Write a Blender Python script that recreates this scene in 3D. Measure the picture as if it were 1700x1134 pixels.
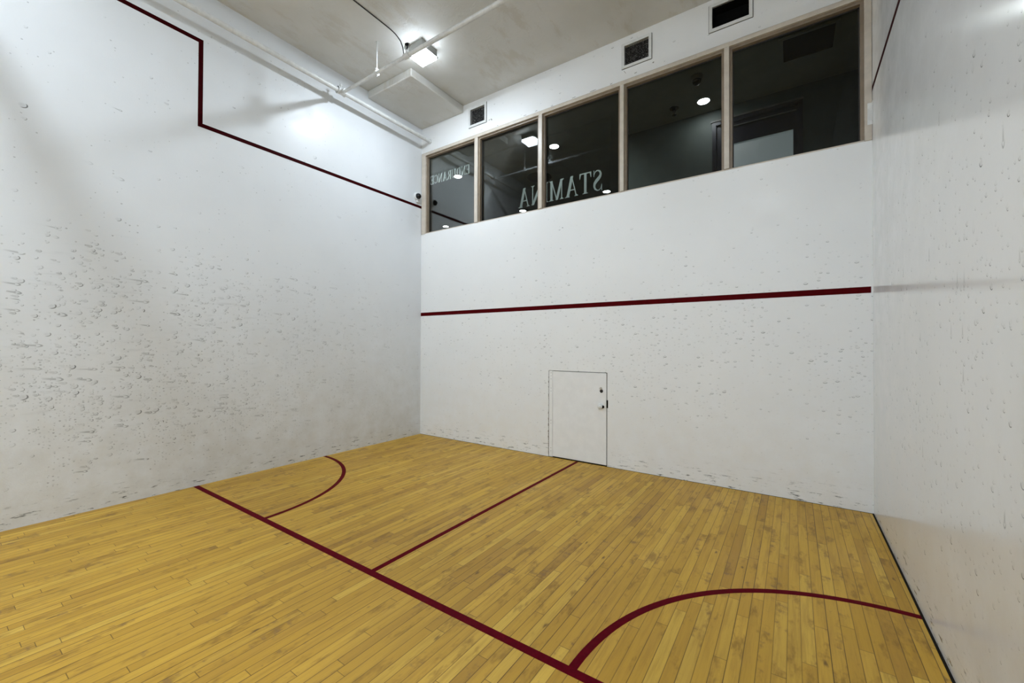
import bpy, bmesh, math, random
from mathutils import Vector, Matrix
from math import sin, cos, pi, radians

for o in list(bpy.data.objects): bpy.data.objects.remove(o)
scene = bpy.context.scene
COL = scene.collection

# ------------------------------------------------------------------ camera
YAW, PITCH, ROLL = 0.59799255, 0.0095916, 0.0040289
CAM = Vector((5.0605, -4.7619, 1.4552)); FPX = 684.95
f_ = Vector((-sin(YAW)*cos(PITCH), cos(YAW)*cos(PITCH), sin(PITCH)))
r_ = Vector((cos(YAW), sin(YAW), 0)); u_ = r_.cross(f_)
rr = cos(ROLL)*r_ + sin(ROLL)*u_; uu = -sin(ROLL)*r_ + cos(ROLL)*u_
cd = bpy.data.cameras.new('camera'); cam = bpy.data.objects.new('camera', cd); COL.objects.link(cam)
cd.sensor_width = 36; cd.lens = FPX/1700*36; cd.clip_start = .02
cam.matrix_world = Matrix(((rr.x, uu.x, -f_.x, CAM.x), (rr.y, uu.y, -f_.y, CAM.y), (rr.z, uu.z, -f_.z, CAM.z), (0, 0, 0, 1)))
scene.camera = cam

# ------------------------------------------------------------------ world, exposure
w = bpy.data.worlds.new('world'); scene.world = w; w.use_nodes = True
w.node_tree.nodes['Background'].inputs[0].default_value = (.5, .55, .6, 1)
w.node_tree.nodes['Background'].inputs[1].default_value = 0.0
vs = scene.view_settings; vs.view_transform = 'Standard'; vs.look = 'None'; vs.gamma = 1; vs.exposure = 1.57
try: vs.use_curve_mapping = False
except Exception: pass
LAMP = 72.0            # strength of the lit court lamps
LAMP_COL = (.84, .95, 1.065)
DOWN = 22.0            # strength of the gallery downlights

# ------------------------------------------------------------------ court sizes (metres)
W, L, H = 5.64, 9.75, 5.118        # court width, length, ceiling height
SILL, HEAD = 3.275, 4.60           # window band
T = .16                            # back wall thickness
GH = 5.40                          # gallery ceiling

# ------------------------------------------------------------------ node helpers
class N:
    """tiny expression builder over shader nodes"""
    def __init__(s, nt, sock): s.nt, s.s = nt, sock
    def _m(s, op, *a):
        n = s.nt.nodes.new('ShaderNodeMath'); n.operation = op
        for i, v in enumerate((s,)+a):
            if isinstance(v, N): s.nt.links.new(v.s, n.inputs[i])
            else: n.inputs[i].default_value = v
        return N(s.nt, n.outputs[0])
    def __add__(s, o): return s._m('ADD', o)
    __radd__ = __add__
    def __mul__(s, o): return s._m('MULTIPLY', o)
    __rmul__ = __mul__
    def __sub__(s, o): return s._m('SUBTRACT', o)
    def __rsub__(s, o): return (s*-1)+o
    def __truediv__(s, o): return s._m('DIVIDE', o)
    def floor(s): return s._m('FLOOR')
    def fract(s): return s._m('FRACT')
    def abs(s): return s._m('ABSOLUTE')
    def sqrt(s): return s._m('SQRT')
    def pow(s, e): return s._m('POWER', e)
    def min(s, o): return s._m('MINIMUM', o)
    def max(s, o): return s._m('MAXIMUM', o)
    def lt(s, o): return s._m('LESS_THAN', o)
    def gt(s, o): return s._m('GREATER_THAN', o)
    def clamp(s): return s.max(0.0).min(1.0)
    def ss(s, a, b, lo=0.0, hi=1.0):
        n = s.nt.nodes.new('ShaderNodeMapRange'); n.interpolation_type = 'SMOOTHSTEP'
        s.nt.links.new(s.s, n.inputs[0])
        for i, v in zip((1, 2, 3, 4), (a, b, lo, hi)):
            if isinstance(v, N): s.nt.links.new(v.s, n.inputs[i])
            else: n.inputs[i].default_value = v
        return N(s.nt, n.outputs[0])

def newmat(name):
    m = bpy.data.materials.new(name); m.use_nodes = True
    nt = m.node_tree; b = nt.nodes['Principled BSDF']
    return m, nt, b
def setv(b, col=None, rough=None, metal=None, spec=None):
    if col: b.inputs['Base Color'].default_value = (*col, 1)
    if rough is not None: b.inputs['Roughness'].default_value = rough
    if metal is not None: b.inputs['Metallic'].default_value = metal
    if spec is not None: b.inputs['Specular IOR Level'].default_value = spec
def pos(nt):
    g = nt.nodes.new('ShaderNodeNewGeometry'); s = nt.nodes.new('ShaderNodeSeparateXYZ')
    nt.links.new(g.outputs['Position'], s.inputs[0])
    return N(nt, s.outputs[0]), N(nt, s.outputs[1]), N(nt, s.outputs[2])
def vec(nt, x, y, z=0.0):
    c = nt.nodes.new('ShaderNodeCombineXYZ')
    for i, v in enumerate((x, y, z)):
        if isinstance(v, N): nt.links.new(v.s, c.inputs[i])
        else: c.inputs[i].default_value = v
    return c.outputs[0]
def noise(nt, v, scale, detail=2, rough=.5, out=0):
    n = nt.nodes.new('ShaderNodeTexNoise'); nt.links.new(v, n.inputs['Vector'])
    n.inputs['Scale'].default_value = scale; n.inputs['Detail'].default_value = detail; n.inputs['Roughness'].default_value = rough
    return N(nt, n.outputs[out])
def white(nt, v):
    n = nt.nodes.new('ShaderNodeTexWhiteNoise'); n.noise_dimensions = '3D'; nt.links.new(v, n.inputs['Vector'])
    s = nt.nodes.new('ShaderNodeSeparateColor'); nt.links.new(n.outputs['Color'], s.inputs[0])
    return [N(nt, s.outputs[i]) for i in range(3)]
def mixc(nt, fac, a, b):
    n = nt.nodes.new('ShaderNodeMix'); n.data_type = 'RGBA'
    if isinstance(fac, N): nt.links.new(fac.s, n.inputs[0])
    else: n.inputs[0].default_value = fac
    for i, c in ((6, a), (7, b)):
        if isinstance(c, tuple): n.inputs[i].default_value = (*c, 1)
        else: nt.links.new(c, n.inputs[i])
    return n.outputs[2]
def bump(nt, b, h, strength, dist):
    n = nt.nodes.new('ShaderNodeBump'); n.inputs['Strength'].default_value = strength; n.inputs['Distance'].default_value = dist
    nt.links.new(h.s, n.inputs['Height']); nt.links.new(n.outputs[0], b.inputs['Normal'])

def marks(nt, u, v, scale, off, density, r0, r1, du, dv, stretch=1.0, tail=0.0, fillv=.16):
    """ball marks: one crescent per voronoi cell, its dark side towards (du,dv), with an optional skid tail"""
    su = (u+off)*(scale/stretch); sv = (v+off*.7)*scale
    n = nt.nodes.new('ShaderNodeTexVoronoi'); n.voronoi_dimensions = '2D'; n.feature = 'F1'; n.inputs['Scale'].default_value = 1.0
    nt.links.new(vec(nt, su, sv), n.inputs['Vector'])
    sp = nt.nodes.new('ShaderNodeSeparateXYZ'); nt.links.new(n.outputs['Position'], sp.inputs[0])
    sc = nt.nodes.new('ShaderNodeSeparateColor'); nt.links.new(n.outputs['Color'], sc.inputs[0])
    R, G, Bc = [N(nt, sc.outputs[i]) for i in range(3)]
    lu = su - N(nt, sp.outputs[0]); lv = sv - N(nt, sp.outputs[1])
    a = lu*du + lv*dv; b = lv*du - lu*dv
    d = (a*a + b*b).sqrt()
    r = Bc*(r1-r0)+r0
    wd = r*.24
    ring = ((d-r).abs()/wd).ss(0.25, 1.0, 1, 0) * (a/r).ss(0.0, .75)
    fill = (d/r).ss(.45, 1.0, fillv, 0)*(lu*du+r).ss(-.5, .35)
    t = ring.max(fill)
    if tail:
        tl = (b.abs()/r).ss(.15, .8, 1, 0) * (a*-1).ss(0.0, r*tail, .75, 0) * a.lt(0.05)
        t = t.max(tl * G.gt(.45))
    on = R.lt(density)
    return t * on * (G*.65+.20)

def wallmat(name, kind):
    m, nt, b = newmat(name)
    x, y, z = pos(nt)
    if kind in ('left', 'right'): u, v = y, z
    else: u, v = x, z
    p = vec(nt, u, v)
    P = vec(nt, x, y, z)
    big = noise(nt, P, .9, 3, .6); mid = noise(nt, P, 5, 4, .65)
    fine = noise(nt, P, 95, 3, .6)
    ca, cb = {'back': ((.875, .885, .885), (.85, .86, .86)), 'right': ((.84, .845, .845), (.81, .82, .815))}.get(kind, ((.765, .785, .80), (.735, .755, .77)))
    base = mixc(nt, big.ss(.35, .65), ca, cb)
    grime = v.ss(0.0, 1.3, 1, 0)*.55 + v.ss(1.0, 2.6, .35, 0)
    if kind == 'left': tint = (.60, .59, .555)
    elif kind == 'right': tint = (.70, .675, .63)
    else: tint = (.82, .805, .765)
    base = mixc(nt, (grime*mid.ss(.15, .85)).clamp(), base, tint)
    lowscuff = v.ss(.0, .28, 1, 0)
    sc = noise(nt, vec(nt, u*7.0, v*38.0), 1, 5, .75)
    sm = (sc.ss(.565, .66)*lowscuff*.95).clamp()
    if kind == 'left':
        q = noise(nt, p, 2.2, 3, .6).ss(.36, .60, .25, 1.2)
        band = v.ss(.25, .9)*v.ss(1.75, 2.75, 1, 0)
        dens = band*(u.ss(-.3, -3.6, .10, .66))*q + v.ss(.2, .6)*.010
        f1 = u.ss(-.5, -3.6, .4, 1.0)
        t = marks(nt, u, v, 9.5, .0, dens*.5, .10, .20, .86, -.5, 1.35)*1.0
        t = t.max(marks(nt, u, v, 13.5, 3.3, dens*.75, .10, .23, .93, -.36, 1.5)*.85)
        t = t.max(marks(nt, u, v, 20.0, 7.7, dens*.7, .12, .28, .8, -.6, 1.3)*.7)
        t = t.max(marks(nt, u, v+u*.12, 15.0, 5.1, dens*.62, .10, .24, 1.0, 0.0, 3.0, 2.2)*.75)
        t = t.max(marks(nt, u, v+u*.05, 11.0, 9.1, dens*.30, .07, .15, 1.0, 0.0, 3.6, 3.0)*.7)
        t = t.max(marks(nt, u, v+u*.08, 12.0, 2.1, dens*.60, .07, .17, .95, -.3, 2.4, 0, .75)*.62)
        t = t.max(marks(nt, u, v+u*.04, 17.0, 6.3, dens*.55, .08, .20, .95, -.3, 2.0, 0, .6)*.6)
        sd = noise(nt, p, 3.1, 2).ss(.42, .6)*v.ss(.15, .5)*v.ss(1.0, 1.9, 1, .1)*u.ss(-.1, -1.0)
        t = t.max(marks(nt, u, v, 42.0, 1.9, sd*.55+dens*.2, .10, .26, .7, -.7, 1.2, 0, .7)*.75)
        smear = noise(nt, vec(nt, u*3.0, v*22.0), 1, 4, .7).ss(.55, .72)*(dens*.5)*.35
        t = (t*f1).max(smear)
    elif kind == 'right':
        q = noise(nt, p, 1.7, 2).ss(.35, .65, .5, 1.0)
        dens = (v.ss(.1, .8)*v.ss(1.7, 3.4, 1, .06)*(u.ss(-.2, -2.2, .15, .50)))*q
        t = marks(nt, u, v, 13, 1.0, dens*.8, .08, .20, .5, -.86)*.9
        t = t.max(marks(nt, u, v, 21, 4.0, dens, .10, .22, .3, -.95)*.65)
        t = t.max(marks(nt, v, u, 12, 6.0, dens*.4, .08, .16, -1.0, 0.0, 2.5, 2.0)*.5)
    elif kind == 'back':
        q = noise(nt, p, 1.5, 2).ss(.35, .62, .4, 1.2)
        band = v.ss(.5, 1.0)*v.ss(1.5, 2.9, 1, .10)
        dens = band*u.ss(.4, 3.6, .20, .52)*q
        t = marks(nt, u, v, 11, .4, dens*.8, .07, .15, .1, -.99, 1.3)*1.1
        t = t.max(marks(nt, u, v, 17, 2.4, dens*.9, .08, .16, -.15, -.98, 1.3)*.95)
        t = t.max(marks(nt, u, v, 24, 5.4, dens*.7, .10, .2, .3, -.95)*.5)
    else:
        t = sm
    scr = noise(nt, vec(nt, u*9+v*4, v*30-u*6), 1, 5, .8).ss(.62, .72)*v.ss(.1, 1.4, .5, 0.03)
    spk = noise(nt, p, 38, 3, .7).ss(.66, .74)*noise(nt, p, 2.3, 3, .6).ss(.45, .62)*v.ss(.4, 2.6, .45, .05)
    t = t.max(spk)
    t = t.max(sm).max(scr)
    col = mixc(nt, (t*1.3).clamp()*.95, base, (.10, .105, .10))
    nt.links.new(col, b.inputs['Base Color'])
    setv(b, rough=.36, spec=.5)
    rg = mid.ss(.3, .7, .14, .22) if kind == 'right' else mid.ss(.3, .7, .30, .44)
    nt.links.new(rg.s, b.inputs['Roughness'])
    if kind == 'right': bump(nt, b, fine*.25 + mid*.35, .3, .0012)
    elif kind == 'back': bump(nt, b, fine*.5 + mid, .3, .0025)
    else: bump(nt, b, fine*.6 + mid*1.2, .35, .0025)
    return m

def paint(name, col, rough=.45, var=.06, sc=14, bumpd=.0008, spec=.5, metal=0):
    m, nt, b = newmat(name); x, y, z = pos(nt); P = vec(nt, x, y, z)
    n = noise(nt, P, sc, 4, .6)
    c2 = tuple(max(0, c*(1-var*3)) for c in col)
    nt.links.new(mixc(nt, n.ss(.3, .7), c2, col), b.inputs['Base Color'])
    setv(b, rough=rough, spec=spec, metal=metal)
    bump(nt, b, noise(nt, P, sc*6, 2), .3, bumpd)
    return m

def ceilmat():
    m, nt, b = newmat('ceiling_plaster'); x, y, z = pos(nt); P = vec(nt, x, y, z)
    big = noise(nt, P, .8, 4, .6); mid = noise(nt, P, 6, 4, .7); fine = noise(nt, P, 60, 4, .7)
    c = mixc(nt, big.ss(.3, .7), (.61, .605, .565), (.71, .71, .69))
    st = noise(nt, vec(nt, x*2.2, y*.8, z), 1.6, 5, .7).ss(.52, .64, 0, .35)
    c = mixc(nt, st, c, (.50, .45, .36))
    nt.links.new(c, b.inputs['Base Color']); setv(b, rough=.55)
    pt = noise(nt, P, 1.7, 5, .65).ss(.50, .53)
    bump(nt, b, fine*.5+mid*1.5+pt*.5, .4, .004)
    return m

def floormat():
    m, nt, b = newmat('maple_strip_floor'); x, y, z = pos(nt)
    w = .0572
    s = x/w; i = s.floor(); fx = s.fract()
    r1, r2, r3 = white(nt, vec(nt, i, 3.7))
    ln = r2*.75+.55
    t = y/ln + r1*17.0; j = t.floor(); fy = t.fract()
    a, c, d = white(nt, vec(nt, i, j, 1.3))
    g = noise(nt, vec(nt, x*34.0+a*50.0, y*2.2+c*40.0, a*9.0), 1, 5, .65)
    g2 = noise(nt, vec(nt, x*150.0, y*5.0, c*20.0), 1, 3, .6)
    blot = noise(nt, vec(nt, x*9+a*31, y*3.2+d*17, 0.0), 1, 4, .7)
    col = mixc(nt, a, (.495, .275, .026), (.635, .375, .046))
    col = mixc(nt, d.ss(.78, 1.0, 0, .75), col, (.370, .190, .020))
    col = mixc(nt, c.ss(.80, 1.0, 0, .55), col, (.760, .500, .085))
    col = mixc(nt, g.ss(.42, .70, 0, .50), col, (.340, .180, .022))
    col = mixc(nt, g2.ss(.45, .75, 0, .22), col, (.310, .160, .022))
    col = mixc(nt, blot.ss(.52, .68, 0, .72), col, (.225, .110, .012))
    # curly figure across a few boards
    wv = noise(nt, vec(nt, x*10.0+a*7.0, y*30.0, 2.0), 1, 2, .5).ss(.5, .7)*blot.ss(.5, .6)*d.gt(.55)
    col = mixc(nt, wv*.7, col, (.230, .125, .040))
    # small knots
    v = nt.nodes.new('ShaderNodeTexVoronoi'); v.voronoi_dimensions = '2D'; v.inputs['Scale'].default_value = 1.0
    nt.links.new(vec(nt, x*5.0+blot*.25, y*2.0+g*.22), v.inputs['Vector'])
    sc = nt.nodes.new('ShaderNodeSeparateColor'); nt.links.new(v.outputs['Color'], sc.inputs[0])
    kn = N(nt, v.outputs['Distance']).ss(.01, .06, 1, 0)*N(nt, sc.outputs[0]).lt(.16)
    col = mixc(nt, kn*.8, col, (.10, .045, .015))
    gw = white(nt, vec(nt, i, 8.1))[0]
    edge = (fx-.5).abs(); gap = edge.ss(.450, .486)*(gw*.6+.40)
    ej = (fy-.5).abs()*ln; endg = (ej-(ln*.5)).abs().ss(.0008, .0022, .75, 0)
    gp = gap.max(endg)
    col = mixc(nt, gp, col, (.050, .022, .005))
    # walked-over dullness and scuffs
    du = noise(nt, vec(nt, x, y), 1.1, 3, .6)
    col = mixc(nt, du.ss(.4, .7, 0, .18), col, (.47, .30, .06))
    scf = noise(nt, vec(nt, x*5+y*9, y*5-x*11), 1.6, 6, .8).ss(.68, .72, 0, .35)
    col = mixc(nt, scf, col, (.20, .12, .05))
    nt.links.new(col, b.inputs['Base Color'])
    nt.links.new(du.ss(.3, .7, .42, .55).s, b.inputs['Roughness']); setv(b, spec=.35)
    bump(nt, b, gp*-1.0+g*.08+a*.06, .35, .0012)
    return m

def glassmat(name, tint, refl):
    m = bpy.data.materials.new(name); m.use_nodes = True; nt = m.node_tree; nt.nodes.clear()
    out = nt.nodes.new('ShaderNodeOutputMaterial'); mx = nt.nodes.new('ShaderNodeMixShader')
    tr = nt.nodes.new('ShaderNodeBsdfTransparent'); gl = nt.nodes.new('ShaderNodeBsdfGlossy')
    fr = nt.nodes.new('ShaderNodeFresnel'); fr.inputs[0].default_value = 1.5
    tr.inputs[0].default_value = (*tint, 1); gl.inputs['Roughness'].default_value = 0.0; gl.inputs[0].default_value = (1, 1, 1, 1)
    F = (N(nt, fr.outputs[0])*refl).clamp()
    nt.links.new(F.s, mx.inputs[0]); nt.links.new(tr.outputs[0], mx.inputs[1]); nt.links.new(gl.outputs[0], mx.inputs[2])
    nt.links.new(mx.outputs[0], out.inputs[0])
    return m
def emit(name, col, st):
    m, nt, b = newmat(name); setv(b, (.8, .8, .8), .4)
    b.inputs['Emission Color'].default_value = (*col, 1); b.inputs['Emission Strength'].default_value = st
    return m

MAT = dict(
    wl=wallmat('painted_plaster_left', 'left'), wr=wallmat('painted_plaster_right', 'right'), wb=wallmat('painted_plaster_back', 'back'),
    wf=wallmat('painted_plaster_plain', 'plain'), ceil=ceilmat(), floor=floormat(),
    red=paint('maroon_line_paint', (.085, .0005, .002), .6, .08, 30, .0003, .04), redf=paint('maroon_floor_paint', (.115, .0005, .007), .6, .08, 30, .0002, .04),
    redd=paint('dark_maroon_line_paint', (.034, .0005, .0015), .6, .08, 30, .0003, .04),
    pipe=paint('white_pipe_paint', (.74, .75, .74), .38, .05, 20), alum=paint('almond_frame_enamel', (.64, .575, .49), .34, .04, 12),
    stop=paint('tan_glazing_bead', (.27, .21, .15), .42, .06, 12),
    seal=paint('black_rubber_seal', (.02, .017, .015), .6), white=paint('white_enamel', (.78, .79, .78), .4, .03, 20),
    door=paint('white_door_paint', (.87, .87, .86), .38, .015, 9), dark=paint('dark_void', (.006, .006, .006), .9, spec=.1),
    blackm=paint('black_plastic', (.008, .008, .009), .25), chrome=paint('worn_steel', (.55, .55, .53), .3, .05, 40, metal=1),
    gap=paint('dark_gap', (.014, .011, .008), .85, spec=.1), cable=paint('black_cable', (.012, .012, .012), .5),
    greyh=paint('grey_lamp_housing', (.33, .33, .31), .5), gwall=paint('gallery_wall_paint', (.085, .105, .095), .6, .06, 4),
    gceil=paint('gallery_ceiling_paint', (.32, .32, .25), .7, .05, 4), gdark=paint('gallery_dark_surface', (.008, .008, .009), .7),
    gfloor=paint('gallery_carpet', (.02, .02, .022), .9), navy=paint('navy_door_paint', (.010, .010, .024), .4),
    gtrim=paint('gallery_door_trim', (.16, .16, .15), .5),
    glass=glassmat('tinted_window_glass', (.78, .80, .79), .33), clear=glassmat('clear_partition_glass', (.96, .97, .965), 0.0),
    lens=emit('lit_lamp_lens', LAMP_COL, LAMP), side=emit('lit_lamp_side', LAMP_COL, LAMP*.045),
    off=paint('unlit_lamp_lens', (.7, .7, .68), .4), dl=emit('lit_downlight_lens', (.93, .97, 1), DOWN), frost=emit('backlit_frosted_glass', (.50, .64, .66), .05),
    plaster=paint('broken_plaster', (.42, .40, .34), .9, .25, 60, .003), tape=paint('white_tape', (.80, .81, .80), .5),
    mesh=None)
def vinylmat():
    m, nt, b = newmat('frosted_white_vinyl'); setv(b, (.80, .88, .86), .6)
    tr = nt.nodes.new('ShaderNodeBsdfTranslucent'); tr.inputs[0].default_value = (.80, .88, .86, 1)
    mx = nt.nodes.new('ShaderNodeMixShader'); mx.inputs[0].default_value = .5
    nt.links.new(b.outputs[0], mx.inputs[1]); nt.links.new(tr.outputs[0], mx.inputs[2])
    nt.links.new(mx.outputs[0], nt.nodes['Material Output'].inputs[0])
    return m
MAT['vinyl'] = vinylmat()
def meshmat():
    m, nt, b = newmat('clogged_grille_mesh'); x, y, z = pos(nt)
    n = noise(nt, vec(nt, x, y, z), 90, 4, .8)
    nt.links.new(mixc(nt, n.ss(.50, .62), (.006, .006, .006), (.30, .29, .28)), b.inputs['Base Color']); setv(b, rough=.8)
    return m
MAT['mesh'] = meshmat()

# ------------------------------------------------------------------ mesh helpers
def link(name, bm, mat, parent=None, smooth=False):
    me = bpy.data.meshes.new(name); bmesh.ops.recalc_face_normals(bm, faces=bm.faces); bm.to_mesh(me); bm.free()
    o = bpy.data.objects.new(name, me); COL.objects.link(o)
    me.materials.append(mat)
    if smooth:
        for p in me.polygons: p.use_smooth = True
        try: me.set_sharp_from_angle(angle=radians(35))
        except Exception: pass
    if parent is not None:
        o.parent = parent
        o.location = -parent.location if parent.type == 'EMPTY' or True else (0, 0, 0)
    return o
def box(bm, x0, x1, y0, y1, z0, z1, bev=0):
    g = bmesh.ops.create_cube(bm, size=1)
    for v in g['verts']:
        v.co = Vector(((x0+x1)/2+v.co.x*(x1-x0), (y0+y1)/2+v.co.y*(y1-y0), (z0+z1)/2+v.co.z*(z1-z0)))
    if bev:
        es = list({e for v in g['verts'] for e in v.link_edges})
        bmesh.ops.bevel(bm, geom=es, offset=bev, segments=2, affect='EDGES', profile=.5)
def boxes(*bs, bev=0):
    bm = bmesh.new()
    for b in bs: box(bm, *b, bev=bev)
    return bm
def cyl(bm, a, b, r, r2=None, seg=20, cap=True):
    a, b = Vector(a), Vector(b); d = b-a; q = d.to_track_quat('Z', 'Y').to_matrix().to_4x4()
    bmesh.ops.create_cone(bm, cap_ends=cap, segments=seg, radius1=r, radius2=r if r2 is None else r2, depth=d.length,
                          matrix=Matrix.Translation((a+b)/2) @ q)
def cyls(*cs, seg=20):
    bm = bmesh.new()
    for c in cs: cyl(bm, *c, seg=seg)
    return bm
def lathe(bm, c, axis, prof, seg=28):
    """prof: list of (radius, height) along axis from c"""
    q = Vector(axis).to_track_quat('Z', 'Y'); c = Vector(c); rings = []
    for r, h in prof:
        if r < 1e-6: rings.append([bm.verts.new(c+q@Vector((0, 0, h)))])
        else: rings.append([bm.verts.new(c+q@Vector((r*cos(2*pi*k/seg), r*sin(2*pi*k/seg), h))) for k in range(seg)])
    for A, B in zip(rings, rings[1:]):
        if len(A) == 1 and len(B) == 1: continue
        for k in range(seg):
            k2 = (k+1) % seg
            if len(A) == 1: bm.faces.new((A[0], B[k], B[k2]))
            elif len(B) == 1: bm.faces.new((A[k], A[k2], B[0]))
            else: bm.faces.new((A[k], A[k2], B[k2], B[k]))
def lathed(c, axis, prof, seg=28):
    bm = bmesh.new(); lathe(bm, c, axis, prof, seg); return bm
def tube(pts, r, seg=10):
    bm = bmesh.new(); rings = []; P = [Vector(p) for p in pts]
    for i, p in enumerate(P):
        d = (P[min(i+1, len(P)-1)]-P[max(i-1, 0)]).normalized(); q = d.to_track_quat('Z', 'Y')
        rings.append([bm.verts.new(p+q@Vector((r*cos(2*pi*k/seg), r*sin(2*pi*k/seg), 0))) for k in range(seg)])
    for A, B in zip(rings, rings[1:]):
        for k in range(seg): bm.faces.new((A[k], A[(k+1) % seg], B[(k+1) % seg], B[k]))
    bm.faces.new(rings[0]); bm.faces.new(rings[-1])
    return bm
def prism(bm, poly, frame, depth):
    """extrude a 2D polygon: frame maps (u,v,d)->world"""
    n = len(poly); A = [bm.verts.new(frame(u, v, 0)) for u, v in poly]; B = [bm.verts.new(frame(u, v, depth)) for u, v in poly]
    bm.faces.new(A); bm.faces.new(B[::-1])
    for k in range(n): bm.faces.new((A[k], A[(k+1) % n], B[(k+1) % n], B[k]))
def thing(name, loc, label, cat, group=None):
    o = bpy.data.objects.new(name, None); o.empty_display_size = .1; COL.objects.link(o); o.location = loc
    return tag(o, label, cat, group)
def tag(o, label, cat, group=None):
    o['label'] = label; o['category'] = cat
    if group: o['group'] = group
    return o
def struct(o, label=None, cat=None):
    o['kind'] = 'structure'
    if label: o['label'] = label
    if cat: o['category'] = cat
    return o
def copy_tree(o, parent=None):
    c = o.copy(); COL.objects.link(c)
    if parent is not None:
        c.parent = parent
    for ch in list(o.children): copy_tree(ch, c)
    return c

# ------------------------------------------------------------------ room shell
fl = struct(link('floor', boxes((-.0, W, -L, 0, -.12, 0)), MAT['floor']), 'golden maple strip floor with dark red court lines', 'floor')
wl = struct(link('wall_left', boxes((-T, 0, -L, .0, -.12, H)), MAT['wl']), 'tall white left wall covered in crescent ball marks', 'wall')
wr = struct(link('wall_right', boxes((W, W+T, -L, .0, -.12, H)), MAT['wr']), 'white right wall with glossy sheen and faint ball marks', 'wall')
struct(link('wall_front', boxes((-T, W+T, -L-T, -L, -.12, H)), MAT['wf']), 'plain white front wall of the court behind the viewer', 'wall')
# back wall built round the door opening, window band and the three grille openings
DX0, DX1, DZ = 2.404, 3.208, 1.131
V1, V2, V3 = (1.045, 1.315, 4.768, 5.0), (3.417, 3.70, 4.772, 5.005), (4.362, 4.70, 4.803, 5.03)
bs = [(-T, DX0, 0, T, -.12, SILL), (DX0, DX1, 0, T, DZ, SILL), (DX1, W+T, 0, T, -.12, SILL), (DX0, DX1, 0, T, -.12, 0)]
bs += [(-T, W+T, 0, T, HEAD, 4.768)]
xs = [-T]
for V in (V1, V2, V3):
    bs.append((xs[-1], V[0], 0, T, 4.768, H)); xs.append(V[1])
    if V[2] > 4.7681: bs.append((V[0], V[1], 0, T, 4.768, V[2]))
    bs.append((V[0], V[1], 0, T, V[3], H))
bs.append((xs[-1], W+T, 0, T, 4.768, H))
bm = boxes(*bs)
wb = struct(link('wall_back', bm, MAT['wb']), 'white back wall with a maroon line, small door and window band', 'wall')
ce = struct(link('ceiling', boxes((-T, W+T, -L-T, T, H, H+.1)), MAT['ceil']), 'grey-white stained plaster ceiling of the court', 'ceiling')
# shallow dropped box in the corner of the ceiling
bm = boxes((0.0005, .905, -1.052, -.0005, 5.010, H-.0005), bev=.012)
struct(link('ceiling_soffit', bm, MAT['ceil'], smooth=False), 'shallow plastered box dropped below the ceiling in the far left corner', 'soffit')

# painted lines (1 mm of paint on their surface)
def lines(name, bm, mat, parent, label=None):
    o = link(name, bm, mat, parent)
    if label: o['label'] = label
    return o
e = .0012
lines('short_line', boxes((0.001, W-.002, -3.10, -3.052, 0, e)), MAT['redf'], fl, 'maroon line across the court floor')
lines('half_court_line', boxes((2.802, 2.842, -3.052, -.012, 0, e)), MAT['redf'], fl, 'maroon line from the little door to the cross line')
def arc(cx, a0, a1, r=1.405, wd=.042, n=48):
    bm = bmesh.new(); vs = []
    for k in range(n+1):
        a = a0+(a1-a0)*k/n
        vs.append([bm.verts.new((cx+q*cos(a), -3.10+.024+q*sin(a), h)) for q, h in ((r-wd/2, 0), (r+wd/2, 0), (r+wd/2, e*.8), (r-wd/2, e*.8))])
    for A, B in zip(vs, vs[1:]):
        for k in range(4): bm.faces.new((A[k], B[k], B[(k+1) % 4], A[(k+1) % 4]))
    bm.faces.new(vs[0]); bm.faces.new(vs[-1])
    return bm
lines('service_arc', arc(.0, .016, pi/2), MAT['redf'], fl, 'maroon quarter circle at the left wall')
lines('service_arc', arc(W, pi/2, pi-.016), MAT['redf'], fl, 'maroon quarter circle at the right wall')
lines('boundary_line', boxes((0, W-.012, -e, 0, 1.930, 1.986)), MAT['red'], wb, 'maroon line across the back wall')
h = .021
def outline(xa, xb, y0=-.002):
    return boxes((xa, xb, -3.075+h, y0, 3.723-h, 3.723+h), (xa, xb, -3.075-h, -3.075+h, 3.723-h, 4.592+h), (xa, xb, -L, -3.075-h, 4.592-h, 4.592+h))
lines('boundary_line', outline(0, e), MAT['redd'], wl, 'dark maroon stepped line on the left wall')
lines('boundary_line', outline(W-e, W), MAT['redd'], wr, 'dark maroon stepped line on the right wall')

# dark gap where the floor meets the right and back walls
struct(link('trim_1', boxes((W-.012, W-.0002, -L, -.002, 0.0001, .003)), MAT['gap']), 'black gap between maple floor and right wall', 'gap')
struct(link('trim_2', boxes((0.002, DX0, -.006, -.0002, 0.0001, .002), (DX1, W-.013, -.006, -.0002, 0.0001, .002)), MAT['gap']), 'thin dark gap between floor and back wall', 'gap')

# ------------------------------------------------------------------ small door
dr = bpy.data.objects.new('door_1', None); COL.objects.link(dr); dr.location = (2.83, 0, 0)
struct(dr, 'small white flush door at floor level in the back wall', 'door')
link('door_recess', boxes((DX0, DX1, .055, .06, 0, DZ), (DX0, DX0+.004, .0, .055, 0, DZ), (DX1-.004, DX1, .0, .055, 0, DZ), (DX0, DX1, .0, .055, DZ-.004, DZ), (DX0, DX1, -.004, .055, 0.0002, .006)), MAT['gap'], dr)
lf = link('door_leaf', boxes((2.464, 3.199, .000, .045, .014, 1.1235), bev=.0015), MAT['door'], dr)
link('hinge_strip', boxes((2.4095, 2.4615, -.001, .04, .006, 1.1265), bev=.001), MAT['door'], dr)
bm = bmesh.new()
for zz in (1.10, 1.06, 1.02, .90, .86, .48, .44, .12, .08): cyl(bm, (2.44, -.0022, zz), (2.44, 0, zz), .0035, seg=10)
link('hinge_screws', bm, MAT['gap'], dr)
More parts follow.
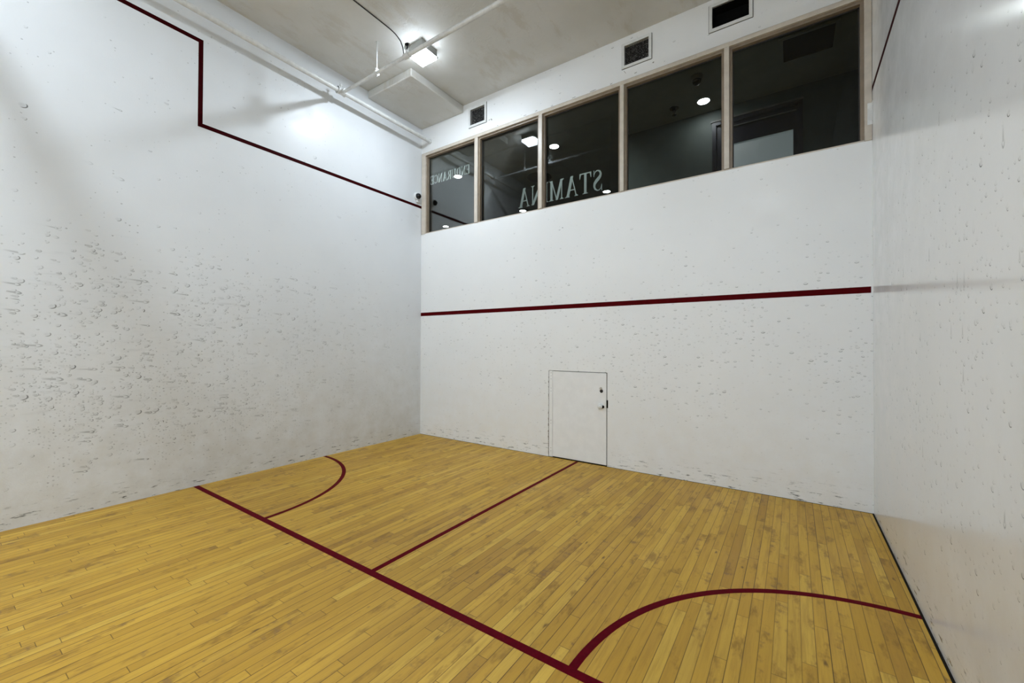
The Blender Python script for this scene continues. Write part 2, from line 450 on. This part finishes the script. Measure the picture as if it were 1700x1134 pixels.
kn = link('door_knob', lathed((3.132, 0, .722), (0, -1, 0), [(0, 0), (.034, 0), (.034, .004), (.017, .008), (.014, .022), (.026, .032), (.031, .044), (.028, .056), (.014, .062), (0, .063)]), MAT['white'], dr, True)
bm = bmesh.new(); cyl(bm, (3.155, -.012, .716), (3.155, -.001, .716), .018, seg=20)
link('knob_bolt', bm, MAT['gap'], dr)
link('backplate', boxes((3.082, 3.118, -.004, 0, .705, .745), bev=.001), MAT['door'], dr)
link('deadlock', lathed((3.135, 0, .905), (0, -1, 0), [(0, 0), (.021, 0), (.021, .003), (.014, .006), (.013, .018), (0, .019)]), MAT['seal'], dr, True)
link('lock_rim', lathed((3.128, 0, .935), (0, -1, 0), [(0, 0), (.018, 0), (.017, .004), (0, .005)]), MAT['chrome'], dr, True)
link('strike_plate', boxes((3.198, 3.219, -.003, .01, .705, .800), bev=.001), MAT['gap'], dr)
bm = bmesh.new(); random.seed(4)
zz = .02
while zz < 1.05:
    hh = random.uniform(.012, .05); ww = random.uniform(.002, .007) * (1.3 if zz < .55 else .6)
    n = 7; c = Vector((DX0-ww*.2+random.uniform(-.003, .002), 0, zz+hh/2))
    poly = [(c.x+ww*cos(2*pi*k/n)*random.uniform(.6, 1.2), c.z+hh*.5*sin(2*pi*k/n)*random.uniform(.7, 1.1)) for k in range(n)]
    if random.random() < (.95 if zz < .6 else .55): prism(bm, poly, lambda a, b, d: Vector((a, -d, b)), .0016)
    zz += hh*.9
link('broken_edge', bm, MAT['plaster'], wb)['label'] = 'crumbled plaster beside the door hinge'
# paint chips and cracks near the grilles and along the frame head
bm = bmesh.new()
def chip(x, z, w_, h_, a=0):
    n = 7; poly = []
    for k in range(n):
        t = 2*pi*k/n; q = random.uniform(.6, 1.15); uu_, vv_ = w_*cos(t)*q, h_*sin(t)*q
        poly.append((x+uu_*cos(a)-vv_*sin(a), z+uu_*sin(a)+vv_*cos(a)))
    prism(bm, poly, lambda p, q, d: Vector((p, -d, q)), .0012)
for x, z, w_, h_, a in [(1.44, 4.742, .020, .010, -.9), (1.40, 4.748, .022, .006, .1), (1.25, 4.735, .05, .004, .15), (3.43, 4.745, .014, .006, .4), (3.47, 4.757, .02, .004, .6),
                        (3.42, 4.70, .03, .0025, -1.0), (3.75, 4.69, .012, .008, 0), (3.55, 4.645, .018, .004, .2), (2.02, 4.622, .03, .003, .05), (2.2, 4.628, .02, .004, .1),
                        (2.75, 4.62, .035, .003, .04), (3.02, 4.618, .05, .004, .05), (3.25, 4.62, .02, .004, .3), (1.55, 4.62, .02, .003, 0), (2.6, 2.98, .01, .006, 0)]:
    chip(x, z, w_, h_, a)
link('paint_chips', bm, MAT['plaster'], wb)

# ------------------------------------------------------------------ window band
wn = bpy.data.objects.new('window_1', None); COL.objects.link(wn); wn.location = (W/2, 0, SILL)
struct(wn, 'band of five dark internal windows in an almond frame high on the back wall', 'window')
F0, F1 = -.012, .085
JL, JR = .095, 5.588
link('window_frame', boxes((.012, JL, F0, F1, SILL, HEAD-.002), (JR, W-.002, F0, F1, SILL, HEAD-.002), (JL, JR, F0, F1, 4.553, HEAD-.002), (JL, JR, .004, F1, SILL, SILL+.014), bev=.002), MAT['alum'], wn)
link('outer_seal', boxes((.004, .0125, -.004, .05, SILL, HEAD), (.012, W-.002, -.004, .05, HEAD-.002, HEAD+.004)), MAT['stop'], wn)
MX = [(1.131, 1.192), (2.240, 2.294), (3.364, 3.410), (4.474, 4.521)]
for a, b in MX:
    link('mullion', boxes((a, b, F0, F1, SILL+.0142, 4.5528), bev=.002), MAT['alum'], wn)
edges = [JL] + [v for m in MX for v in m] + [JR]
GY = .062
for k in range(5):
    a, b = edges[2*k], edges[2*k+1]; z0, z1 = SILL+.0142, 4.5528; s = .026
    bm = boxes((a, a+s, .016, GY-.004, z0, z1), (b-s, b, .016, GY-.004, z0, z1), (a+s, b-s, .016, GY-.004, z1-s, z1), (a+s, b-s, .016, GY-.004, z0, z0+.006))
    st = link('glazing_bead', bm, MAT['stop'], wn)
    bm = boxes((a+s-.006, a+s+.009, GY-.0039, GY-.0005, z0, z1), (b-s-.009, b-s+.006, GY-.0039, GY-.0005, z0, z1), (a+s, b-s, GY-.0039, GY-.0005, z1-s-.012, z1-s+.004))
    link('seal', bm, MAT['seal'], wn)
    link('glass_pane', boxes((a+.004, b-.004, GY, GY+.006, z0+.001, z1-.004)), MAT['glass'], wn)
tp = link('masking_tape', boxes((5.606, W-.0005, -.0145, -.0125, 3.41, 3.60), (W-.002, W-.0002, -.05, -.0125, 3.44, 3.605)), MAT['tape'])
tag(tp, 'white tape patch over the lower right end of the window frame at the right wall', 'tape')

# ------------------------------------------------------------------ grilles
def grille(V, label, fw, mat, dirty):
    x0, x1, z0, z1 = V
    t = thing('air_grille', ((x0+x1)/2, 0, z0-fw), label, 'vent', 'air grilles above the windows')
    fwt = min(fw, H-.004-z1)
    link('frame', boxes((x0-fw, x0, -.012, .012, z0-fw, z1+fwt), (x1, x1+fw, -.012, .012, z0-fw, z1+fwt), (x0, x1, -.012, .012, z0-fw, z0), (x0, x1, -.012, .012, z1, z1+fwt), bev=.0015), MAT['white'], t)
    link('gap_line', boxes((x0-fw-.004, x0-fw, -.0015, -.0001, z0-fw-.004, z1+fwt), (x1+fw, x1+fw+.005, -.0015, -.0001, z0-fw-.004, z1+fwt), (x0-fw, x1+fw, -.0015, -.0001, z0-fw-.005, z0-fw)), MAT['gap'], t)
    if dirty:
        bm = boxes((x0, x1, .030, .034, z0, z1)); link('filter', bm, MAT['mesh'], t)
        bm = bmesh.new(); n = 15
        for k in range(1, n): xx = x0+(x1-x0)*k/n; box(bm, xx-.0012, xx+.0012, .008, .011, z0, z1)
        m = 12
        for k in range(1, m): zz_ = z0+(z1-z0)*k/m; box(bm, x0, x1, .0075, .0105, zz_-.0012, zz_+.0012)
        link('grid', bm, MAT['blackm'], t)
    else:
        link('duct', boxes((x0, x1, .13, .15, z0, z1), (x0, x0+.004, .012, .13, z0, z1), (x1-.004, x1, .012, .13, z0, z1), (x0, x1, .012, .13, z1-.004, z1), (x0, x1, .012, .13, z0, z0+.004)), MAT['dark'], t)
    return t
grille(V1, 'small square vent with dusty mesh above the leftmost window, nearest the soffit', .034, 0, True)
grille(V2, 'square vent with dusty black mesh above the third mullion of the windows', .032, 0, True)
grille(V3, 'wide vent with an empty black opening above the fourth mullion of the windows', .032, 0, False)

# ------------------------------------------------------------------ pipes
PX, PZ, PR = .195, 4.760, .029
t = thing('wall_pipe', (PX, -L/2, PZ), 'thick white painted pipe running along the top of the left wall', 'pipe')
link('pipe_run', cyls(((PX, -L+.001, PZ), (PX, -.001, PZ), PR), seg=28), MAT['pipe'], t, True)
link('wall_collar', cyls(((PX, -.02, PZ), (PX, -.0005, PZ), PR+.008), seg=28), MAT['pipe'], t, True)
for yy in (-1.60, -4.95):
    link('tee_fitting', cyls(((PX, yy-.055, PZ), (PX, yy+.055, PZ), PR+.012), ((PX, yy-.055, PZ), (PX, yy-.043, PZ), PR+.018), ((PX, yy+.043, PZ), (PX, yy+.055, PZ), PR+.018),
         ((PX, yy, PZ), (PX+.085, yy, PZ-.022), .028), ((PX+.07, yy, PZ-.02), (PX+.09, yy, PZ-.025), .032), ((PX-.004, yy, PZ+.03), (PX-.004, yy, PZ+.085), .011), ((PX-.004, yy, PZ+.07), (PX-.004, yy, PZ+.09), .018)), MAT['pipe'], t, True)

def cross(yy, label, heads, k=1.0):
    z = PZ-.025
    t = thing('branch_pipe', (PX+.1, yy, z), label, 'pipe', 'branch pipes under the ceiling')
    link('pipe_run', cyls(((PX+.08, yy, z), (heads[0], yy, z), .019*k), seg=22), MAT['pipe'], t, True)
    link('pipe_run', cyls(((heads[0], yy, z), (W-.001, yy, z), .024*k), seg=22), MAT['pipe'], t, True)
    for hx in heads:
        link('coupling', cyls(((hx-.045, yy, z), (hx+.045, yy, z), .030), ((hx, yy, z), (hx, yy, z+.06), .017), seg=22), MAT['pipe'], t, True)
        s = link('sprinkler_head', cyls(((hx, yy, z+.058), (hx, yy, z+.085), .014), ((hx, yy, z+.085), (hx, yy, z+.10), .010), ((hx-.016, yy, z+.085), (hx-.012, yy, z+.128), .004), ((hx+.016, yy, z+.085), (hx+.012, yy, z+.128), .004),
                 ((hx, yy, z+.126), (hx, yy, z+.130), .026), ((hx, yy, z+.1), (hx, yy, z+.128), .004), seg=16), MAT['blackm'], t, True)
        link('guard_ring', lathed((hx, yy, z+.105), (0, -1, 0), [(.036, -.006), (.042, -.006), (.042, .006), (.036, .006), (.036, -.006)]), MAT['chrome'], t, True)
    for rx in (.915, 3.6):
        link('hanger_rod', cyls(((rx, yy, z+.04), (rx, yy, H-.004), .006), ((rx, yy, H-.02), (rx, yy, H-.001), .014), seg=12), MAT['pipe'], t, True)
        link('hanger_clamp', cyls(((rx-.014, yy, z), (rx+.014, yy, z), .031), ((rx, yy, z+.02), (rx, yy, z+.055), .015), ((rx, yy, z-.046), (rx, yy, z-.02), .008), ((rx, yy-.02, z+.045), (rx, yy+.02, z+.045), .010), seg=16), MAT['pipe'], t, True)
    return t
cross(-1.60, 'thin white pipe crossing under the ceiling beside the square lamp', [1.452, 4.2])
cross(-4.95, 'thin white pipe crossing under the ceiling towards the front of the court', [1.375, 4.2], 1.1)

pts = [(1.215, -8.5+.25*k, H-.006) for k in range(0, 27)]
pts += [(1.215, -1.70, H-.006), (1.218, -1.66, H-.010), (1.225, -1.62, H-.02), (1.25, -1.60, H-.05), (1.29, -1.60, H-.10), (1.34, -1.60, H-.17), (1.38, -1.60, H-.26), (1.40, -1.60, H-.36)]
o = link('cable', tube(pts, .006), MAT['cable'], smooth=True)
tag(o, 'thin black cable running along the ceiling down to the sprinkler coupling by the lamp', 'cable')

# ------------------------------------------------------------------ court lamps
LENS = {}
def sidemat(k):
    if ('s', k) not in LENS: LENS['s', k] = emit('lit_lamp_side', LAMP_COL, LAMP*k*.18)
    return LENS['s', k]
def lensmat(k):
    if k not in LENS: LENS[k] = emit('lit_lamp_lens', LAMP_COL, LAMP*k)
    return LENS[k]
def lamp(cx, cy, lit, label):
    s = .126; z0 = 5.0
    t = thing('ceiling_lamp', (cx, cy, H), label, 'lamp', 'square ceiling lamps of the court')
    link('housing', boxes((cx-s, cx+s, cy-s, cy+s, z0+.034, H-.0008), bev=.003), MAT['greyh'], t)
    link('lens', boxes((cx-s, cx+s, cy-s, cy+s, z0, z0+.012), bev=.002), lensmat(lit*.12) if lit else MAT['off'], t)
    link('led_module', lathed((cx, cy, z0), (0, 0, -1), [(0, .006), (.026, .006), (.030, .004), (.032, .0005)], 32), lensmat(lit*20.0) if lit else MAT['off'], t, True)
    q = s-.006
    link('side_glow', boxes((cx-q, cx+q, cy-q, cy+q, z0+.0125, z0+.0335)), sidemat(lit) if lit else MAT['off'], t)
    for a in (-1, 1):
        for b in (-1, 1): link('corner_post', boxes((cx+a*s-.008, cx+a*s+.008, cy+b*s-.008, cy+b*s+.008, z0+.010, z0+.036)), MAT['greyh'], t)
    return t
lamp(1.288, -1.215, .84, 'glowing square lamp on the ceiling between the crossing pipe and the soffit')
lamp(1.288, -5.07, .84, 'glowing square ceiling lamp above the left half of the court, out of view in front')
lamp(4.35, -5.07, .68, 'glowing square ceiling lamp above the right half of the court, nearest the viewer')
lamp(1.288, -8.4, 1.5, 'glowing square ceiling lamp near the front wall, left half')
lamp(4.35, -8.4, 2.35, 'glowing square ceiling lamp near the front wall, right half')

# ------------------------------------------------------------------ dome camera on the left wall
def dome(c, axis, label, s=1.0, group=None, up=None):
    c = Vector(c); ax = Vector(axis).normalized()
    t = thing('dome_camera', c, label, 'camera')
    link('base', lathed(c, ax, [(0, 0), (.062*s, 0), (.064*s, .012*s), (.060*s, .03*s), (.052*s, .044*s), (.044*s, .047*s)], 32), MAT['white'] if s == 1 else MAT['gtrim'], t, True)
    link('lens_dome', lathed(c, ax, [(.046*s, .046*s), (.045*s, .058*s), (.040*s, .074*s), (.030*s, .086*s), (.016*s, .094*s), (0, .097*s)], 32), MAT['blackm'], t, True)
    return t
dc = dome((.0, -.11, 3.872), (1, -.15, -.1), 'small white dome camera with black eye on the left wall at the corner')
link('bracket', boxes((.0005, .035, -.125, -.085, 3.775, 3.83), bev=.006), MAT['white'], dc)

# ------------------------------------------------------------------ gallery behind the windows
GX0, GX1, GY1 = -9.0, 5.85, 9.0
GF = 2.55
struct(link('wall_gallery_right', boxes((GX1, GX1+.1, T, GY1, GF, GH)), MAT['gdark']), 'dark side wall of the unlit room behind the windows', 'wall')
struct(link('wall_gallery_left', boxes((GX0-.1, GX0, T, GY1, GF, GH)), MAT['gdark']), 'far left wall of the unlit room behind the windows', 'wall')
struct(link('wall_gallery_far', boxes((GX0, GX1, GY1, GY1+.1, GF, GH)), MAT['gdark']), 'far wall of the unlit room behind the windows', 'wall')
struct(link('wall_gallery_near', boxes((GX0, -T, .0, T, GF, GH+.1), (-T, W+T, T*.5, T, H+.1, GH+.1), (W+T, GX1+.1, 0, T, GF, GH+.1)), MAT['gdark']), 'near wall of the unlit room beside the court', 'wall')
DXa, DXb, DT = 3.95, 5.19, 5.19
struct(link('wall_gallery_back', boxes((2.50, DXa, 2.8, 2.95, GF, GH), (DXb, GX1, 2.8, 2.95, GF, GH), (DXa, DXb, 2.8, 2.95, DT, GH), (DXa, DXb, 2.90, 2.95, GF, DT)), MAT['gwall']), 'dark green-grey wall with a doorway seen through the windows', 'wall')  # last slab, unseen behind the door, is added to block the pane's glow
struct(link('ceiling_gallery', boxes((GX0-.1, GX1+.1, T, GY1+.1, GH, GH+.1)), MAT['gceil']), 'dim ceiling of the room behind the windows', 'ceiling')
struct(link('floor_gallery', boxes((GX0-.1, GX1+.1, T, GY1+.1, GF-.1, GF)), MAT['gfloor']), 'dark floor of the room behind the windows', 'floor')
d2 = bpy.data.objects.new('door_2', None); COL.objects.link(d2); d2.location = ((DXa+DXb)/2, 2.8, GF)
struct(d2, 'dark navy door with a frosted glass light, seen through the rightmost windows', 'door')
link('door_frame', boxes((DXa, DXa+.06, 2.79, 2.9, GF+.001, DT), (DXb-.06, DXb, 2.79, 2.9, GF+.001, DT), (DXa+.06, DXb-.06, 2.79, 2.9, DT-.06, DT)), MAT['navy'], d2)
link('door_header', boxes((DXa-.02, DXb+.01, 2.775, 2.80, DT-.003, DT+.02), (DXa+.3, DXb-.08, 2.80, 2.83, 5.05, 5.062)), MAT['gtrim'], d2)
link('door_leaf', boxes((DXa+.06, 4.25, 2.83, 2.87, GF+.001, DT-.06), (5.07, DXb-.06, 2.83, 2.87, GF+.001, DT-.06), (4.25, 5.07, 2.83, 2.87, 4.78, DT-.06), (4.25, 5.07, 2.83, 2.87, GF+.001, GF+.3)), MAT['navy'], d2)
link('frosted_pane', boxes((4.25, 5.07, 2.845, 2.855, GF+.3, 4.78)), MAT['frost'], d2)

def downlight(x, y, label):
    t = thing('downlight', (x, y, GH), label, 'lamp', 'round downlights behind the windows')
    link('lens', lathed((x, y, GH), (0, 0, -1), [(0, .004), (.088, .004), (.088, .001)]), MAT['dl'], t)
    link('rim', lathed((x, y, GH), (0, 0, -1), [(.089, .001), (.089, .006), (.104, .004), (.106, .0005)]), MAT['gtrim'], t, True)
    return t
downlight(3.878, 2.423, 'round glowing downlight seen through the fourth window, near its right edge')
downlight(1.161, 2.418, 'round glowing downlight seen through the third window, top left')
downlight(-1.408, 2.455, 'round glowing downlight seen through the first window under the reversed lettering')
downlight(1.129, 5.28, 'round glowing downlight low in the third window below the reversed letters')
downlight(-1.471, 5.36, 'round glowing downlight low in the second window at its right edge')
downlight(-4.468, 5.288, 'round glowing downlight at the bottom of the first window')
dome((3.907, 1.70, GH-.001), (0, 0, -1), 'dark dome camera on the ceiling behind the fourth window', 1.35)
sp = thing('pendant_sprinkler', (3.44, 2.37, GH), 'small dark sprinkler on the ceiling behind the fourth window', 'sprinkler')
link('plate', lathed((3.44, 2.37, GH), (0, 0, -1), [(0, .0005), (.075, .001), (.07, .012), (.03, .03), (0, .03)]), MAT['blackm'], sp, True)
link('head', cyls(((3.44, 2.37, GH-.11), (3.44, 2.37, GH-.028), .02), ((3.44, 2.37, GH-.115), (3.44, 2.37, GH-.11), .04)), MAT['blackm'], sp, True)
cv = thing('ceiling_vent', (5.23, 1.80, GH), 'wide black ceiling vent behind the rightmost window', 'vent')
link('opening', boxes((4.96, 5.50, 1.54, 2.04, GH-.012, GH-.0005)), MAT['dark'], cv)
link('frame', boxes((4.92, 4.96, 1.50, 2.08, GH-.02, GH-.0005), (5.50, 5.54, 1.50, 2.08, GH-.02, GH-.0005), (4.96, 5.50, 1.50, 1.54, GH-.02, GH-.0005), (4.96, 5.50, 2.04, 2.08, GH-.02, GH-.0005)), MAT['gceil'], cv)
o = link('ceiling_speaker', lathed((.15, 3.55, GH), (0, 0, -1), [(0, .012), (.26, .012), (.29, .006), (.29, .0005)], 40), MAT['dark'], smooth=True)
tag(o, 'round black disc on the ceiling behind the mullion between second and third windows', 'speaker')

def letter_fill(p, q, power, ang):  # unseen fill spots, added only to brighten the lettering
    ld = bpy.data.lights.new('letter_fill_spot', 'SPOT'); ld.energy = power; ld.spot_size = radians(ang); ld.spot_blend = .6; ld.color = (.9, 1, .98); ld.shadow_soft_size = .04
    o = bpy.data.objects.new('letter_fill_spot', ld); COL.objects.link(o); o.location = p
    o.rotation_euler = (Vector(q)-Vector(p)).to_track_quat('-Z', 'Y').to_euler()
letter_fill((1.45, .45, 5.36), (1.45, 2.0, 4.30), 32, 85)
letter_fill((-1.2, .45, 5.36), (-1.25, 2.0, 5.2), 60, 100)
# glass partition with lettering that reads reversed from the court
gp_ = thing('glass_partition', (-1.2, 2.0, GF), 'clear glass partition with reversed words behind the left windows', 'partition')
link('glass_sheet', boxes((-6.0, 2.48, 2.0, 2.008, GF+.001, GH-.001)), MAT['clear'], gp_)
# a small serif alphabet: each glyph = thick/thin strokes (polygons) in a box 1 high
TK, TN, SF = .15, .052, .035
def bar(x0, y0, x1, y1, w_):           # slanted stroke with horizontal ends
    return [(x0-w_/2, y0), (x0+w_/2, y0), (x1+w_/2, y1), (x1-w_/2, y1)]
def rect(x0, x1, y0, y1): return [(x0, y0), (x1, y0), (x1, y1), (x0, y1)]
def serif(x, y, w_=.26, up=True):
    s = 1 if up else -1
    return [(x-w_/2, y), (x+w_/2, y), (x+w_/2, y+s*SF*.7), (x+w_*.28, y+s*SF), (x+w_*.22, y+s*SF*1.8), (x-w_*.22, y+s*SF*1.8), (x-w_*.28, y+s*SF), (x-w_/2, y+s*SF*.7)]
def arcstroke(cx, cy, rx, ry, a0, a1, wa, wb_, n=18):
    """list of quads along an ellipse; stroke width grows from wb_ at top/bottom to wa at the sides"""
    out = []; P = []
    for k in range(n+1):
        a = radians(a0+(a1-a0)*k/n); w_ = wb_+(wa-wb_)*abs(cos(a))**1.5
        P.append(((cx+(rx+w_/2)*cos(a), cy+(ry+w_/2*.6)*sin(a)), (cx+(rx-w_/2)*cos(a), cy+(ry-w_/2*.6-wb_*.2)*sin(a))))
    for A, B in zip(P, P[1:]): out.append([A[0], B[0], B[1], A[1]])
    return out
def stroke(pts, ws):
    out = []; P = []
    for k, (x, y) in enumerate(pts):
        a = pts[max(0, k-1)]; b = pts[min(len(pts)-1, k+1)]; dx, dy = b[0]-a[0], b[1]-a[1]; l = math.hypot(dx, dy)
        nx, ny = -dy/l, dx/l; w_ = ws[k]/2; P.append(((x+nx*w_, y+ny*w_), (x-nx*w_, y-ny*w_)))
    for A, B in zip(P, P[1:]): out.append([A[0], B[0], B[1], A[1]])
    return out
def glyph(c):
    if c == 'I': return .34, [rect(.17-TK/2, .17+TK/2, 0, 1), serif(.17, 0, .32), serif(.17, 1, .32, False)]
    if c == 'T': return .78, [rect(.39-TK/2, .39+TK/2, 0, 1), serif(.39, 0, .34), rect(.03, .75, 1-TN, 1), [(.03, 1), (.03, .74), (.06, .74), (.14, 1)], [(.75, 1), (.75, .74), (.72, .74), (.64, 1)]]
    if c == 'E': return .70, [rect(.10, .10+TK, 0, 1), rect(.02, .64, 1-TN, 1), rect(.02, .68, 0, TN), rect(.2, .5, .48, .48+TN), [(.64, 1), (.64, .77), (.61, .77), (.53, 1)], [(.68, 0), (.68, .25), (.65, .25), (.56, 0)], rect(.47, .50, .37, .63)]
    if c == 'A': return .86, [bar(.13, 0, .43, 1, TN*1.2), bar(.68, 0, .41, 1, TK*1.15), rect(.22, .60, .30, .30+TN), serif(.13, 0, .24), serif(.70, 0, .32)]
    if c == 'N': return .88, [rect(.14, .14+TN*1.2, 0, 1), rect(.70, .70+TN*1.2, 0, 1), bar(.73, 0, .14, 1, TK*1.2), serif(.17, 0, .26), serif(.12, 1, .2, False), serif(.73, 1, .26, False)]
    if c == 'M': return 1.02, [rect(.14, .14+TN*1.2, 0, 1), rect(.78, .78+TK, 0, 1), bar(.50, 0, .18, 1, TK*1.05), bar(.50, 0, .84, 1, TN*1.2), serif(.17, 0, .26), serif(.855, 0, .32), serif(.12, 1, .18, False), serif(.90, 1, .2, False)]
    if c == 'U': return .86, [rect(.13, .13+TK, .32, 1), rect(.70, .70+TN*1.2, .32, 1), serif(.20, 1, .32, False), serif(.73, 1, .26, False)] + stroke([(.205, .34), (.21, .22), (.26, .11), (.36, .045), (.47, .03), (.58, .06), (.67, .14), (.72, .25), (.731, .34)], [.15, .15, .13, .10, .07, .06, .06, .06, .062])
    if c == 'D': return .88, [rect(.12, .12+TK, 0, 1), rect(.02, .42, 1-TN, 1), rect(.02, .42, 0, TN)] + arcstroke(.38, .5, .34, .473, -90, 90, TK, TN)
    if c == 'R': return .84, [rect(.12, .12+TK, 0, 1), rect(.02, .42, 1-TN, 1), rect(.2, .42, .47, .47+TN), serif(.195, 0, .34)] + arcstroke(.38, .735, .20, .238, -90, 90, TK, TN) + [bar(.74, 0, .40, .5, TK*1.1), serif(.75, 0, .22)]
    if c == 'C': return .82, arcstroke(.44, .5, .34, .475, 48, 312, TK, TN) + [rect(.68, .71, .70, 1), rect(.68, .71, 0.02, .28)]
    if c == 'S':
        return .62, stroke([(.52, .80), (.47, .90), (.39, .96), (.29, .965), (.18, .91), (.13, .80), (.16, .68), (.26, .58), (.38, .49), (.48, .38), (.505, .24), (.45, .11), (.33, .035), (.22, .035), (.13, .10), (.08, .22)],
                           [.03, .035, .045, .055, .09, .12, .15, .17, .17, .15, .12, .09, .055, .045, .035, .03]) + [rect(.515, .545, .70, 1), rect(.055, .085, 0, .30)]
def word(text, xr, z, height, width, name, label):
    """starts at xr and runs towards -x, as seen reversed from the court"""
    gl = [glyph(c) for c in text]; tot = sum(g[0] for g in gl)+.04*(len(gl)-1); sx = width/tot; bm = bmesh.new(); cur = 0; k = 0
    for adv, polys in gl:
        for P in polys:
            k += 1; dd = .0010+.00004*k
            prism(bm, P, lambda a, b, d, cur=cur: Vector((xr-(cur+a)*sx, 2.0-d, z+b*height)), dd)
        cur += adv+.04
    o = link(name, bm, MAT['vinyl'], gp_); o['label'] = label
word('STAMINA', 2.345, 4.155, .372, 1.75, 'lettering', 'large pale reversed word STAMINA')
word('ENDURANCE', -.66, 5.145, .195, 1.17, 'lettering', 'small pale reversed word ENDURANCE')
